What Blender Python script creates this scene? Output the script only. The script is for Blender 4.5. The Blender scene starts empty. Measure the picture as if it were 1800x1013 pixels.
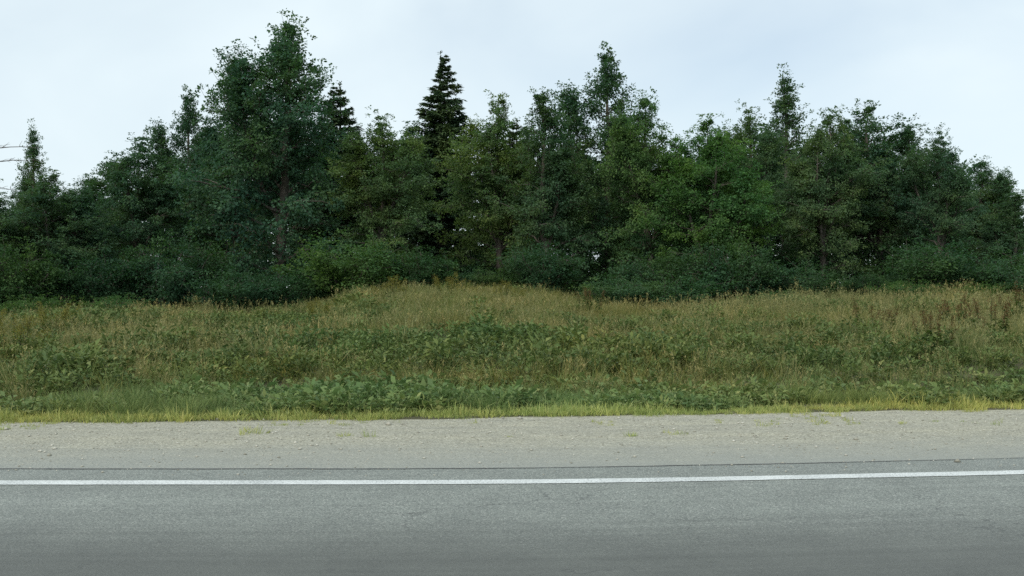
import bpy, math, random
import numpy as np
from mathutils import Vector

R = math.radians
S = bpy.context.scene
COL = S.collection

# ---------------------------------------------------------------- camera
CAM_H, FPX = 1.4, 1930.0            # eye height; focal length in pixels of an 1800 px wide picture
cam = bpy.data.cameras.new('camera'); cam.sensor_width = 36.0; cam.lens = 36.0 * FPX / 1800.0
cam.clip_start = 0.05; cam.clip_end = 8000.0
co = bpy.data.objects.new('camera', cam); COL.objects.link(co)
co.location = (0, 0, CAM_H); co.rotation_euler = (R(90), 0, 0)
S.camera = co

# ---------------------------------------------------------------- sky: bright thin cloud with pale blue gaps
SUN_EL, SUN_AZ = R(38), R(-148)      # azimuth from +Y towards +X
w = bpy.data.worlds.new('World'); S.world = w; w.use_nodes = True
nt = w.node_tree; nt.nodes.clear()
def N(t, kind, **kw):
    n = t.nodes.new(kind)
    for k, v in kw.items(): setattr(n, k, v)
    return n
out = N(nt, 'ShaderNodeOutputWorld'); bg = N(nt, 'ShaderNodeBackground'); bg.inputs['Strength'].default_value = 0.1
sky = N(nt, 'ShaderNodeTexSky', sky_type='NISHITA', sun_disc=False, sun_elevation=SUN_EL, sun_rotation=SUN_AZ)
sky.air_density = 1.0; sky.dust_density = .6; sky.ozone_density = 1.0
tc = N(nt, 'ShaderNodeTexCoord'); mp = N(nt, 'ShaderNodeMapping'); mp.inputs['Scale'].default_value = (1, 1, 1.8)
mp.inputs['Location'].default_value = (14.1, 8.3, 2.45)
nz = N(nt, 'ShaderNodeTexNoise'); nz.inputs['Scale'].default_value = 2.6; nz.inputs['Detail'].default_value = 5; nz.inputs['Roughness'].default_value = .48
nz.inputs['Distortion'].default_value = .3
rp = N(nt, 'ShaderNodeValToRGB')
rp.color_ramp.elements[0].position = .30; rp.color_ramp.elements[0].color = (.55, .55, .55, 1)
rp.color_ramp.elements[1].position = .62; rp.color_ramp.elements[1].color = (1, 1, 1, 1)
mx = N(nt, 'ShaderNodeMix', data_type='RGBA'); mx.inputs['B'].default_value = (7.45, 8.5, 8.95, 1)
L = nt.links.new
L(tc.outputs['Generated'], mp.inputs['Vector']); L(mp.outputs['Vector'], nz.inputs['Vector']); L(nz.outputs['Fac'], rp.inputs['Fac'])
L(rp.outputs['Color'], mx.inputs['Factor']); L(sky.outputs['Color'], mx.inputs['A'])
L(mx.outputs['Result'], bg.inputs['Color']); L(bg.outputs['Background'], out.inputs['Surface'])

sd = bpy.data.lights.new('sun', 'SUN'); sd.energy = 1.5; sd.angle = R(14); sd.color = (1, .94, .84)
so = bpy.data.objects.new('sun', sd); COL.objects.link(so)
dv = Vector((math.sin(SUN_AZ) * math.cos(SUN_EL), math.cos(SUN_AZ) * math.cos(SUN_EL), math.sin(SUN_EL)))
so.rotation_euler = dv.to_track_quat('Z', 'Y').to_euler()
so.location = dv * 60

S.view_settings.view_transform = 'Standard'; S.view_settings.look = 'None'
S.view_settings.exposure = 0.2; S.view_settings.gamma = 1.0; S.view_settings.use_curve_mapping = False
S.cycles.use_denoising = False; S.cycles.sample_clamp_indirect = 3.0
S.cycles.max_bounces = 8; S.cycles.transparent_max_bounces = 4

# ---------------------------------------------------------------- helpers
def X_at(px, Y): return (px - 900.0) / FPX * Y
def Z_at(py, Y): return CAM_H + (506.5 - py) / FPX * Y

def unit(a): return a / np.maximum(np.linalg.norm(a, axis=-1, keepdims=True), 1e-9)

class MB:
    """collects verts and quads (a triangle repeats no vertex: kept in its own list)"""
    def __init__(s): s.V = []; s.Q = []; s.T = []; s.A = []; s.n = 0; s.UV = None
    def add(s, V, Q=None, T=None, a=None):
        V = np.asarray(V, float).reshape(-1, 3)
        if Q is not None and len(Q): s.Q.append(np.asarray(Q, np.int64).reshape(-1, 4) + s.n)
        if T is not None and len(T): s.T.append(np.asarray(T, np.int64).reshape(-1, 3) + s.n)
        s.V.append(V); s.A.append(np.broadcast_to(np.asarray(0. if a is None else a, float), (len(V),)).copy()); s.n += len(V)
    def mesh(s, name, mat, smooth=True, uv=None):
        V = np.concatenate(s.V); A = np.concatenate(s.A)
        Q = np.concatenate(s.Q) if s.Q else np.zeros((0, 4), np.int64)
        T = np.concatenate(s.T) if s.T else np.zeros((0, 3), np.int64)
        me = bpy.data.meshes.new(name)
        me.vertices.add(len(V)); me.vertices.foreach_set('co', V.astype(np.float32).ravel())
        loops = np.concatenate([Q.ravel(), T.ravel()]).astype(np.int32)
        me.loops.add(len(loops)); me.loops.foreach_set('vertex_index', loops)
        st = np.concatenate([np.arange(len(Q)) * 4, len(Q) * 4 + np.arange(len(T)) * 3]).astype(np.int32)
        me.polygons.add(len(st)); me.polygons.foreach_set('loop_start', st)
        me.update(calc_edges=True)
        at = me.attributes.new('vary', 'FLOAT', 'POINT'); at.data.foreach_set('value', A.astype(np.float32))
        if uv is not None:
            u = me.uv_layers.new(name='UVMap'); u.data.foreach_set('uv', uv[loops].astype(np.float32).ravel())
        if smooth: me.polygons.foreach_set('use_smooth', np.ones(len(st), bool))
        me.materials.append(mat); me.validate(); return me

def link(name, me, parent=None, loc=None):
    o = bpy.data.objects.new(name, me); COL.objects.link(o)
    if parent is not None: o.parent = parent
    if loc is not None: o.location = loc
    return o
def tag(o, label=None, cat=None, group=None, kind=None):
    for k, v in (('label', label), ('category', cat), ('group', group), ('kind', kind)):
        if v: o[k] = v
    return o
def empty(name, loc): 
    o = bpy.data.objects.new(name, None); COL.objects.link(o); o.location = loc; o.empty_display_size = .3; return o

def tube(mb, pts, rad, sides=6, a=None):
    pts = np.asarray(pts, float); rad = np.asarray(rad, float); n = len(pts)
    d = unit(np.gradient(pts, axis=0)); up = np.where(np.abs(d[:, 2:3]) > .9, np.array([[1., 0, 0]]), np.array([[0, 0, 1.]]))
    s1 = unit(np.cross(d, up)); s2 = np.cross(d, s1)
    an = np.arange(sides) / sides * 2 * math.pi
    V = pts[:, None] + rad[:, None, None] * (np.cos(an)[None, :, None] * s1[:, None] + np.sin(an)[None, :, None] * s2[:, None])
    i, j = np.meshgrid(np.arange(n - 1), np.arange(sides), indexing='ij'); j2 = (j + 1) % sides
    Q = np.stack([i * sides + j, i * sides + j2, (i + 1) * sides + j2, (i + 1) * sides + j], -1).reshape(-1, 4)
    mb.add(V.reshape(-1, 3), Q, a=a)

def leaves(mb, rng, P, Dr, Nr, Ln, Wd, a):
    """one folded diamond per leaf"""
    Dr = unit(Dr); Sd = unit(np.cross(Dr, Nr)); Nn = np.cross(Sd, Dr)
    Ln = Ln[:, None]; Wd = Wd[:, None]
    V = np.stack([P, P + .45 * Ln * Dr + Wd * Sd + .25 * Wd * Nn, P + Ln * Dr - .12 * Ln * Nn, P + .45 * Ln * Dr - Wd * Sd + .25 * Wd * Nn], 1)
    mb.add(V.reshape(-1, 3), np.arange(len(P) * 4).reshape(-1, 4), a=np.repeat(a, 4))

# ---------------------------------------------------------------- materials
def new_mat(name):
    m = bpy.data.materials.new(name); m.use_nodes = True; t = m.node_tree
    return m, t, t.nodes['Principled BSDF'], t.nodes['Material Output']
def noise(t, scale, detail=4, rough=.55, vec=None):
    n = N(t, 'ShaderNodeTexNoise'); n.inputs['Scale'].default_value = scale; n.inputs['Detail'].default_value = detail
    n.inputs['Roughness'].default_value = rough
    if vec is not None: t.links.new(vec, n.inputs['Vector'])
    return n.outputs['Fac']
def ramp(t, fac, stops):
    r = N(t, 'ShaderNodeValToRGB'); e = r.color_ramp.elements
    while len(e) < len(stops): e.new(.5)
    for k, (p, c) in enumerate(stops):
        e[k].position = p; e[k].color = (*c, 1) if len(c) == 3 else c
    t.links.new(fac, r.inputs['Fac']); return r.outputs['Color']
def mix(t, fac, a, b, mode='MIX'):
    m = N(t, 'ShaderNodeMix', data_type='RGBA', blend_type=mode)
    for k, v in (('Factor', fac), ('A', a), ('B', b)):
        if hasattr(v, 'is_linked') or hasattr(v, 'links'): t.links.new(v, m.inputs[k])
        elif isinstance(v, (int, float)): m.inputs[k].default_value = v
        else: m.inputs[k].default_value = (*v, 1)
    return m.outputs['Result']
def mth(t, op, a, b=None, c=None):
    m = N(t, 'ShaderNodeMath', operation=op)
    for k, v in enumerate((a, b, c)):
        if v is None: continue
        if isinstance(v, (int, float)): m.inputs[k].default_value = v
        else: t.links.new(v, m.inputs[k])
    return m.outputs[0]
def bump(t, bs, h, strength, dist):
    b = N(t, 'ShaderNodeBump'); b.inputs['Strength'].default_value = strength; b.inputs['Distance'].default_value = dist
    t.links.new(h, b.inputs['Height']); t.links.new(b.outputs['Normal'], bs.inputs['Normal'])
def pos(t): return N(t, 'ShaderNodeNewGeometry').outputs['Position']
def mapv(t, vec, scale=(1, 1, 1), loc=(0, 0, 0)):
    m = N(t, 'ShaderNodeMapping'); m.inputs['Scale'].default_value = scale; m.inputs['Location'].default_value = loc
    t.links.new(vec, m.inputs['Vector']); return m.outputs['Vector']
def attr(t, name): return N(t, 'ShaderNodeAttribute', attribute_name=name).outputs['Fac']

def leaf_mat(name, dark, mid, light, transl=.4, rough=.6, use_obj=True):
    m, t, bs, out = new_mat(name)
    c = ramp(t, attr(t, 'vary'), [(0, dark), (.5, mid), (1, light)])
    if use_obj:
        c = mix(t, 1.0, c, ramp(t, noise(t, .45, 3, .6, pos(t)), [(.34, (.78, .92, 1.05)), (.5, (1, 1, 1)), (.66, (1.3, 1.14, .82))]), 'MULTIPLY')
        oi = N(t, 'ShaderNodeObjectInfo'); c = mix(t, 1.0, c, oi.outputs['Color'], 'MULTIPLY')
    t.links.new(c, bs.inputs['Base Color']); bs.inputs['Roughness'].default_value = rough
    bs.inputs['Specular IOR Level'].default_value = .22
    tr = N(t, 'ShaderNodeBsdfTranslucent'); t.links.new(mix(t, 1.0, c, (1.1, 1.25, .6), 'MULTIPLY'), tr.inputs['Color'])
    ms = N(t, 'ShaderNodeMixShader'); ms.inputs[0].default_value = transl
    t.links.new(bs.outputs[0], ms.inputs[1]); t.links.new(tr.outputs[0], ms.inputs[2]); t.links.new(ms.outputs[0], out.inputs['Surface'])
    return m
M = {}
M['leaf'] = leaf_mat('broad_leaf', (.060, .112, .062), (.090, .156, .084), (.13, .205, .10))
M['needle'] = leaf_mat('spruce_needle', (.048, .09, .05), (.07, .122, .064), (.098, .15, .075), transl=.12)
M['shrub'] = leaf_mat('shrub_leaf', (.060, .11, .05), (.09, .155, .07), (.13, .2, .085))

def bark_mat(name, a, b):
    m, t, bs, out = new_mat(name)
    f = noise(t, 9, 6, .6, mapv(t, N(t, 'ShaderNodeTexCoord').outputs['Object'], (2.2, 2.2, .5)))
    t.links.new(ramp(t, f, [(.3, a), (.7, b)]), bs.inputs['Base Color']); bs.inputs['Roughness'].default_value = .9
    bump(t, bs, f, .7, .03); return m
M['bark'] = bark_mat('grey_brown_bark', (.05, .042, .034), (.16, .14, .115))
M['dead'] = bark_mat('weathered_dead_wood', (.07, .062, .055), (.17, .155, .14))

# ground (soil, thatch and moss between the grass)
def ground_mat():
    m, t, bs, out = new_mat('meadow_soil'); p = pos(t)
    c = ramp(t, noise(t, .35, 5, .6, p), [(.3, (.055, .07, .025)), (.5, (.09, .09, .036)), (.72, (.13, .115, .06))])
    c = mix(t, mth(t, 'MULTIPLY', noise(t, 14, 5, .7, p), .7), c, (.10, .085, .05))
    t.links.new(c, bs.inputs['Base Color']); bs.inputs['Roughness'].default_value = .95
    bump(t, bs, noise(t, 25, 5, .7, p), .8, .05); return m
M['ground'] = ground_mat()

# uv of the road ribbons: u = metres along the road, v = metres across, 0 at the white line, negative into the lane
def uvn(t): return N(t, 'ShaderNodeUVMap', uv_map='UVMap').outputs['UV']
def asphalt_mat():
    m, t, bs, out = new_mat('worn_asphalt'); u = uvn(t)
    sx = N(t, 'ShaderNodeSeparateXYZ'); t.links.new(u, sx.inputs[0]); v = sx.outputs['Y']
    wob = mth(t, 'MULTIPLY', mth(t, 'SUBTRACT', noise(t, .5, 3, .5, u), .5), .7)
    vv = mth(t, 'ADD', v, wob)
    # stone and binder
    agg = N(t, 'ShaderNodeTexVoronoi'); agg.inputs['Scale'].default_value = 95; agg.inputs['Randomness'].default_value = 1
    t.links.new(u, agg.inputs['Vector'])
    st = N(t, 'ShaderNodeSeparateColor'); t.links.new(agg.outputs['Color'], st.inputs[0])
    c = ramp(t, st.outputs['Red'], [(0, (.205, .22, .195)), (.55, (.29, .312, .275)), (.85, (.35, .37, .325)), (1, (.48, .48, .43))])
    c = mix(t, ramp(t, agg.outputs['Distance'], [(.35, (0, 0, 0)), (.8, (1, 1, 1))]), c, (.15, .16, .145))
    # asphalt grows darker away from the line into the lane, palest beside it
    lane_tone = N(t, 'ShaderNodeMapRange', interpolation_type='SMOOTHSTEP'); lane_tone.inputs[1].default_value = -.7; lane_tone.inputs[2].default_value = -2.5
    t.links.new(vv, lane_tone.inputs[0])
    c = mix(t, mth(t, 'MULTIPLY', lane_tone.outputs[0], .86), c, (.10, .104, .092))
    # lengthwise streaks and blotches of wear
    stv = mapv(t, u, (.12, 9, 1))
    c = mix(t, 1.0, c, ramp(t, noise(t, 1.0, 6, .65, stv), [(.25, (.84, .84, .84)), (.75, (1.14, 1.14, 1.14))]), 'MULTIPLY')
    c = mix(t, 1.0, c, ramp(t, noise(t, 1.7, 6, .65, u), [(.3, (.86, .86, .86)), (.7, (1.10, 1.10, 1.09))]), 'MULTIPLY')
    spot = noise(t, 6, 3, .5, u)
    c = mix(t, ramp(t, spot, [(.69, (0, 0, 0)), (.76, (.5, .5, .5))]), c, (.07, .07, .068))
    # hairline cracks
    ck = N(t, 'ShaderNodeTexVoronoi', feature='DISTANCE_TO_EDGE'); ck.inputs['Scale'].default_value = .55
    wv = N(t, 'ShaderNodeVectorMath', operation='ADD'); nn = N(t, 'ShaderNodeTexNoise'); nn.inputs['Scale'].default_value = 3.0; nn.inputs['Detail'].default_value = 6
    t.links.new(u, nn.inputs['Vector']); t.links.new(u, wv.inputs[0])
    sc = N(t, 'ShaderNodeVectorMath', operation='SCALE'); sc.inputs['Scale'].default_value = .5
    t.links.new(nn.outputs['Color'], sc.inputs[0]); t.links.new(sc.outputs[0], wv.inputs[1]); t.links.new(wv.outputs[0], ck.inputs['Vector'])
    gate = ramp(t, noise(t, .4, 2, .5, u), [(.40, (0, 0, 0)), (.6, (1, 1, 1))])
    crk = mix(t, 1.0, ramp(t, ck.outputs['Distance'], [(.0, (.55, .55, .55)), (.0035, (0, 0, 0))]), gate, 'MULTIPLY')
    c = mix(t, crk, c, (.035, .035, .034))
    t.links.new(c, bs.inputs['Base Color']); bs.inputs['Roughness'].default_value = .62; bs.inputs['Specular IOR Level'].default_value = .45
    bump(t, bs, mth(t, 'ADD', agg.outputs['Distance'], noise(t, 60, 3, .6, u)), .55, .006); return m
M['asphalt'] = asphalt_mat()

def shoulder_mat():
    m, t, bs, out = new_mat('pale_gravel'); u = uvn(t)
    sx = N(t, 'ShaderNodeSeparateXYZ'); t.links.new(u, sx.inputs[0])
    agg = N(t, 'ShaderNodeTexVoronoi'); agg.inputs['Scale'].default_value = 48; t.links.new(u, agg.inputs['Vector'])
    st = N(t, 'ShaderNodeSeparateColor'); t.links.new(agg.outputs['Color'], st.inputs[0])
    c = ramp(t, st.outputs['Green'], [(0, (.33, .315, .25)), (.5, (.435, .42, .33)), (.85, (.52, .50, .40)), (1, (.62, .60, .51))])
    c = mix(t, ramp(t, agg.outputs['Distance'], [(.4, (0, 0, 0)), (.85, (.8, .8, .8))]), c, (.27, .26, .20))
    stv = mapv(t, u, (.1, 5, 1))
    c = mix(t, 1.0, c, ramp(t, noise(t, 1.0, 6, .65, stv), [(.25, (.83, .84, .86)), (.75, (1.12, 1.11, 1.08))]), 'MULTIPLY')
    c = mix(t, 1.0, c, ramp(t, noise(t, 2.2, 6, .65, u), [(.3, (.88, .88, .88)), (.7, (1.1, 1.09, 1.05))]), 'MULTIPLY')
    for v0, wd_, am in ((1.5, .32, .34), (3.0, .3, .4)):     # compacted wheel tracks
        dv_ = mth(t, 'ABSOLUTE', mth(t, 'SUBTRACT', mth(t, 'ADD', sx.outputs['Y'], mth(t, 'ADD', mth(t, 'MULTIPLY', noise(t, .35, 2, .5, u), .5), mth(t, 'MULTIPLY', noise(t, 5, 5, .7, u), .4))), v0 + .45))
        tk = N(t, 'ShaderNodeMapRange', interpolation_type='SMOOTHSTEP'); tk.inputs[1].default_value = wd_ * 1.7; tk.inputs[2].default_value = wd_ * .4
        t.links.new(dv_, tk.inputs[0]); c = mix(t, mth(t, 'MULTIPLY', mth(t, 'MULTIPLY', tk.outputs[0], noise(t, 1.1, 4, .6, u)), am), c, (.30, .295, .245))
    mr = N(t, 'ShaderNodeMapRange'); mr.inputs[1].default_value = 3.3; mr.inputs[2].default_value = 1.6
    t.links.new(mth(t, 'ADD', sx.outputs['Y'], mth(t, 'ADD', mth(t, 'MULTIPLY', noise(t, .8, 3, .5, u), .9), mth(t, 'MULTIPLY', noise(t, 7, 5, .7, u), .9))), mr.inputs[0])
    c = mix(t, mth(t, 'MULTIPLY', mr.outputs[0], .8), c, (.30, .315, .285))
    t.links.new(c, bs.inputs['Base Color']); bs.inputs['Roughness'].default_value = .85
    bump(t, bs, mth(t, 'ADD', agg.outputs['Distance'], noise(t, 30, 4, .6, u)), .8, .012); return m
M['shoulder'] = shoulder_mat()

def paint_mat():
    m, t, bs, out = new_mat('white_road_paint'); u = uvn(t)
    c = ramp(t, noise(t, 3, 6, .7, u), [(.3, (.62, .64, .61)), (.7, (.84, .86, .83))])
    wear = noise(t, 55, 5, .75, u)
    c = mix(t, ramp(t, mth(t, 'ADD', wear, mth(t, 'MULTIPLY', noise(t, 1.3, 3, .5, u), .25)), [(.62, (0, 0, 0)), (.72, (.75, .75, .75))]), c, (.22, .235, .225))
    t.links.new(c, bs.inputs['Base Color']); bs.inputs['Roughness'].default_value = .55
    bump(t, bs, noise(t, 90, 3, .6, u), .4, .003); return m
M['paint'] = paint_mat()
def tar_mat():
    m, t, bs, out = new_mat('tar_joint'); u = uvn(t)
    t.links.new(ramp(t, noise(t, 7, 5, .6, u), [(.3, (.06, .06, .058)), (.7, (.15, .148, .135))]), bs.inputs['Base Color']); bs.inputs['Roughness'].default_value = .6
    return m
M['tar'] = tar_mat()
def stone_mat():
    m, t, bs, out = new_mat('gravel_stone')
    oi = attr(t, 'vary')
    t.links.new(ramp(t, oi, [(0, (.27, .26, .21)), (.5, (.42, .40, .33)), (1, (.60, .58, .50))]), bs.inputs['Base Color']); bs.inputs['Roughness'].default_value = .85
    return m
M['stone'] = stone_mat()

# grass blades: species colour from the tuft ('vary'), patches of growth from the place it grows in
def grass_mat(name, a, b, c3, patch_dry, patch_green):
    m, t, bs, out = new_mat(name); p = pos(t)
    c = ramp(t, attr(t, 'vary'), [(0, a), (.55, b), (1, c3)])
    rn = N(t, 'ShaderNodeObjectInfo').outputs['Random']
    c = mix(t, 1.0, c, ramp(t, rn, [(0, (.72, .78, .75)), (.5, (1, 1, 1)), (1, (1.3, 1.2, 1.15))]), 'MULTIPLY')
    p2 = mapv(t, p, (.16, .42, 0.0))
    f = noise(t, 1.0, 3, .55, p2)
    c = mix(t, 1.0, c, ramp(t, f, [(.32, patch_green), (.5, (1, 1, 1)), (.68, patch_dry)]), 'MULTIPLY')
    t.links.new(c, bs.inputs['Base Color']); bs.inputs['Roughness'].default_value = .55; bs.inputs['Specular IOR Level'].default_value = .3
    tr = N(t, 'ShaderNodeBsdfTranslucent'); t.links.new(c, tr.inputs['Color'])
    ms = N(t, 'ShaderNodeMixShader'); ms.inputs[0].default_value = .3
    t.links.new(bs.outputs[0], ms.inputs[1]); t.links.new(tr.outputs[0], ms.inputs[2]); t.links.new(ms.outputs[0], out.inputs['Surface'])
    return m
M['meadow'] = grass_mat('meadow_blade', (.115, .15, .038), (.195, .215, .06), (.31, .285, .11), (1.2, 1.02, .82), (.75, .97, .82))
M['verge'] = grass_mat('verge_blade', (.27, .34, .10), (.43, .46, .14), (.58, .54, .23), (1.12, 1.03, .85), (.8, 1.0, .95))
M['straw'] = grass_mat('straw_blade', (.16, .19, .06), (.27, .265, .10), (.37, .335, .16), (1.1, 1.0, .88), (.85, .95, .9))
M['green'] = grass_mat('green_blade', (.09, .145, .04), (.145, .205, .06), (.215, .25, .085), (1.1, 1.0, .85), (.85, 1.0, .95))
M['rank'] = grass_mat('rank_blade', (.125, .195, .06), (.20, .27, .09), (.30, .33, .13), (1.1, 1.0, .85), (.85, 1.0, 1.0))

# ---------------------------------------------------------------- layout across the road
def line_y(x):      # far edge line of the road: straight on the left, bending away to the right
    x = np.asarray(x, float)
    return 7.885 + .125 * (np.log1p(np.exp((x - .35) * 1.6)) / 1.6) + np.where(x < -20, 0, 0)
def joint_y(x):
    return line_y(x) + .64 + .012 * np.clip(x, 0, 8)
GX = np.array([-200, -60, -20, -5.4, -2.7, 0, 2.9, 6.1, 12, 25, 60, 200.]); GY = np.array([10.9, 11.0, 11.3, 11.65, 11.82, 12.12, 12.52, 13.0, 13.9, 15.6, 20.0, 37.5])
def grass_y(x):
    x = np.asarray(x, float)
    return sum(np.interp(x + d, GX, GY) for d in (-1.2, -.6, 0, .6, 1.2)) / 5 + .05 * np.sin(x * 1.9 + .4) + .035 * np.sin(x * 4.7) + .02 * np.sin(x * 11.3)
HPX = np.array([-400, 0, 150, 400, 520, 620, 720, 820, 920, 1020, 1120, 1250, 1400, 1600, 1800, 2200])
HZ = np.array([.25, .33, .38, .36, .42, .85, 1.12, 1.16, 1.02, .66, .48, .55, .78, .95, .95, 1.0])
def ground_z(x, y):
    x = np.asarray(x, float); y = np.asarray(y, float)
    t = y - grass_y(x)
    px = 900 + x / np.maximum(y, 8) * FPX
    H = np.interp(px, HPX, HZ)
    s = np.clip(t / 26.0, 0, 1); s = .55 * s + .45 * s * s * (3 - 2 * s)
    bumpy = (.05 * np.sin(x * .9 + y * .35) + .04 * np.sin(x * .37 - y * .8 + 1.3) + .03 * np.sin(x * 2.1 + y * 1.3)) * np.clip(t / 3, 0, 1) * np.clip((80 - y) / 30, 0, 1)
    z = -.02 + H * s + bumpy - .10 * np.exp(-((t - 2.2) / 1.2) ** 2)
    return np.where(t < 0, -.02 + np.clip(t * .35, -.12, 0), z)

# ---------------------------------------------------------------- the setting
def strip(name, xs, f0, f1, z0, z1, nv, mat, lift=0.0, parent=None):
    """ribbon along the road between two lateral curves"""
    y0 = f0(xs); y1 = f1(xs); k = np.linspace(0, 1, nv)
    Xg = np.repeat(xs[:, None], nv, 1); Yg = y0[:, None] * (1 - k) + y1[:, None] * k
    Zg = np.broadcast_to(z0 * (1 - k) + z1 * k, Xg.shape) + lift
    V = np.stack([Xg, Yg, Zg], -1).reshape(-1, 3)
    i, j = np.meshgrid(np.arange(len(xs) - 1), np.arange(nv - 1), indexing='ij')
    Q = np.stack([i * nv + j, (i + 1) * nv + j, (i + 1) * nv + j + 1, i * nv + j + 1], -1).reshape(-1, 4)
    uv = np.stack([Xg, Yg - line_y(Xg)], -1).reshape(-1, 2)
    mb = MB(); mb.add(V, Q)
    return link(name, mb.mesh(name, mat, uv=uv), parent)

ring = np.concatenate([[-3000, -1500, -700, -300, -150], np.arange(-90, 90.1, .75), [150, 300, 700, 1500, 3000]])
yy = np.concatenate([[-3000, -1000, -300, -80, -20, 0, 6, 9], np.arange(10.5, 20, .25), np.arange(20, 75, .75), [85, 100, 130, 200, 400, 1000, 3000]])
gx, gy = np.meshgrid(ring, yy, indexing='ij'); gz = ground_z(gx, gy)
mb = MB(); n = len(yy); i, j = np.meshgrid(np.arange(len(ring) - 1), np.arange(n - 1), indexing='ij')
mb.add(np.stack([gx, gy, gz], -1).reshape(-1, 3), np.stack([i * n + j, (i + 1) * n + j, (i + 1) * n + j + 1, i * n + j + 1], -1).reshape(-1, 4))
tag(link('ground', mb.mesh('ground', M['ground'])), 'olive meadow ground rising gently from the road to the trees', 'ground', kind='structure')

xs = np.concatenate([np.arange(-150, -12, 2.0), np.arange(-12, 12, .12), np.arange(12, 150.1, 2.0)])
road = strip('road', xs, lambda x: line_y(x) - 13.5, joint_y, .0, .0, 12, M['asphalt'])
tag(road, 'grey worn asphalt road crossing the bottom of the picture', 'road', kind='structure')
shoulder = strip('shoulder', xs, joint_y, lambda x: grass_y(x) + .35, -.006, -.035, 14, M['shoulder'])
tag(shoulder, 'pale sandy gravel shoulder between the road and the grass', 'shoulder', kind='structure')
xl = np.concatenate([np.arange(-150, -12, 2.0), np.arange(-12, 12, .03), np.arange(12, 150.1, 2.0)])
rg = np.random.default_rng(5)
e0 = np.convolve(rg.normal(0, 1, len(xl)), np.ones(5) / 5, 'same') * .004; e1 = np.convolve(rg.normal(0, 1, len(xl)), np.ones(5) / 5, 'same') * .004
edge_line = strip('edge_line', xl, lambda x: line_y(x) - .085 + e0, lambda x: line_y(x) + .085 + e1, 0, 0, 3, M['paint'], .004, road)
edge_line['label'] = 'solid white edge line painted along the road'
wj = np.interp(xl, [-200, -4, 1, 3, 5, 200], [.018, .017, .013, .009, .006, .006]) * (1 + .5 * np.convolve(rg.normal(0, 1, len(xl)), np.ones(9) / 9, 'same'))
mj = np.convolve(rg.normal(0, 1, len(xl)), np.ones(25) / 25, 'same') * .03
joint = strip('joint_seal', xl, lambda x: joint_y(x) - .03 + mj - wj, lambda x: joint_y(x) - .03 + mj + wj, 0, 0, 3, M['tar'], .003, road)
joint['label'] = 'thin dark joint running beyond the white line'

# loose stones on the shoulder
rng = np.random.default_rng(11)
ns = 9000
sx_ = rng.uniform(-11, 12, ns); fr = np.where(rng.random(ns) < .06, -rng.random(ns) ** 2 * .12, rng.beta(1.5, 1.0, ns)); jy, gy_ = joint_y(sx_), grass_y(sx_)
sy_ = jy + .03 + fr * (gy_ - jy + .1); sz_ = np.where(sy_ < jy, 0, -.006) - .029 * np.maximum(0, 1) * np.maximum(sy_ - jy, 0) / (gy_ + .35 - jy)
ss = np.exp(rng.normal(-5.0, .5, ns))
base = np.array([[1, 0, 0], [0, 1, 0], [-1, 0, 0], [0, -1, 0], [0, 0, 1], [0, 0, -.6]], float)
tri = np.array([[0, 1, 4], [1, 2, 4], [2, 3, 4], [3, 0, 4], [1, 0, 5], [2, 1, 5], [3, 2, 5], [0, 3, 5]])
jit = base[None] * rng.uniform(.55, 1.3, (ns, 6, 3)); jit[:, :, 2] *= .6
an = rng.uniform(0, 6.28, ns); ca, sa = np.cos(an)[:, None], np.sin(an)[:, None]
jx = jit[..., 0] * ca - jit[..., 1] * sa; jyv = jit[..., 0] * sa + jit[..., 1] * ca
V = np.stack([sx_[:, None] + ss[:, None] * jx, sy_[:, None] + ss[:, None] * jyv, sz_[:, None] + .2 * ss[:, None] + ss[:, None] * jit[..., 2]], -1)
mb = MB(); mb.add(V.reshape(-1, 3), T=(tri[None] + np.arange(ns)[:, None, None] * 6).reshape(-1, 3), a=np.repeat(rng.random(ns), 6))
tag(link('gravel', mb.mesh('gravel', M['stone'], smooth=False)), 'loose pale stones scattered over the road shoulder', 'gravel', kind='stuff')

# ---------------------------------------------------------------- grass (one mass each, tufts set out by geometry nodes)
def tuft(name, rng, mat, nb, h0, h1, spread, lean, wid, seeds=0):
    mb = MB()
    for b in range(nb):
        a = rng.uniform(0, 6.283); r = spread * math.sqrt(rng.random()); h = rng.uniform(h0, h1)
        p0 = np.array([r * math.cos(a), r * math.sin(a), -.02]); a2 = a + rng.normal(0, .9)
        ln = h * abs(rng.normal(lean, lean * .5)); d = np.array([math.cos(a2), math.sin(a2), 0]); s = np.array([-d[1], d[0], 0])
        ang = rng.uniform(0, 6.28); s = np.array([math.cos(ang), math.sin(ang), 0]); w_ = wid * rng.uniform(.6, 1.3)
        pts = [p0 + d * ln * k * k + np.array([0, 0, h * (k - .18 * k * k * (ln / h))]) for k in (0, .4, .75, 1)]
        wv = (1, .85, .55)
        V = [q for k in range(3) for q in (pts[k] - s * w_ * wv[k], pts[k] + s * w_ * wv[k])] + [pts[3]]
        va = rng.random() * .85
        mb.add(V, [[0, 1, 3, 2], [2, 3, 5, 4]], [[4, 5, 6]], a=va)
        if b < seeds:
            for q in range(9):
                c = pts[3] + np.array([rng.normal(0, .012), rng.normal(0, .012), rng.uniform(-.12, .03)]); e = rng.normal(0, .011, 3) + np.array([0, 0, .02])
                mb.add([c, c + e + rng.normal(0, .007, 3), c + 1.6 * e, c + e * .7 + rng.normal(0, .007, 3)], [[0, 1, 2, 3]], a=rng.uniform(.55, .9))
    return bpy.data.objects.new(name, mb.mesh(name, mat))

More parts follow.
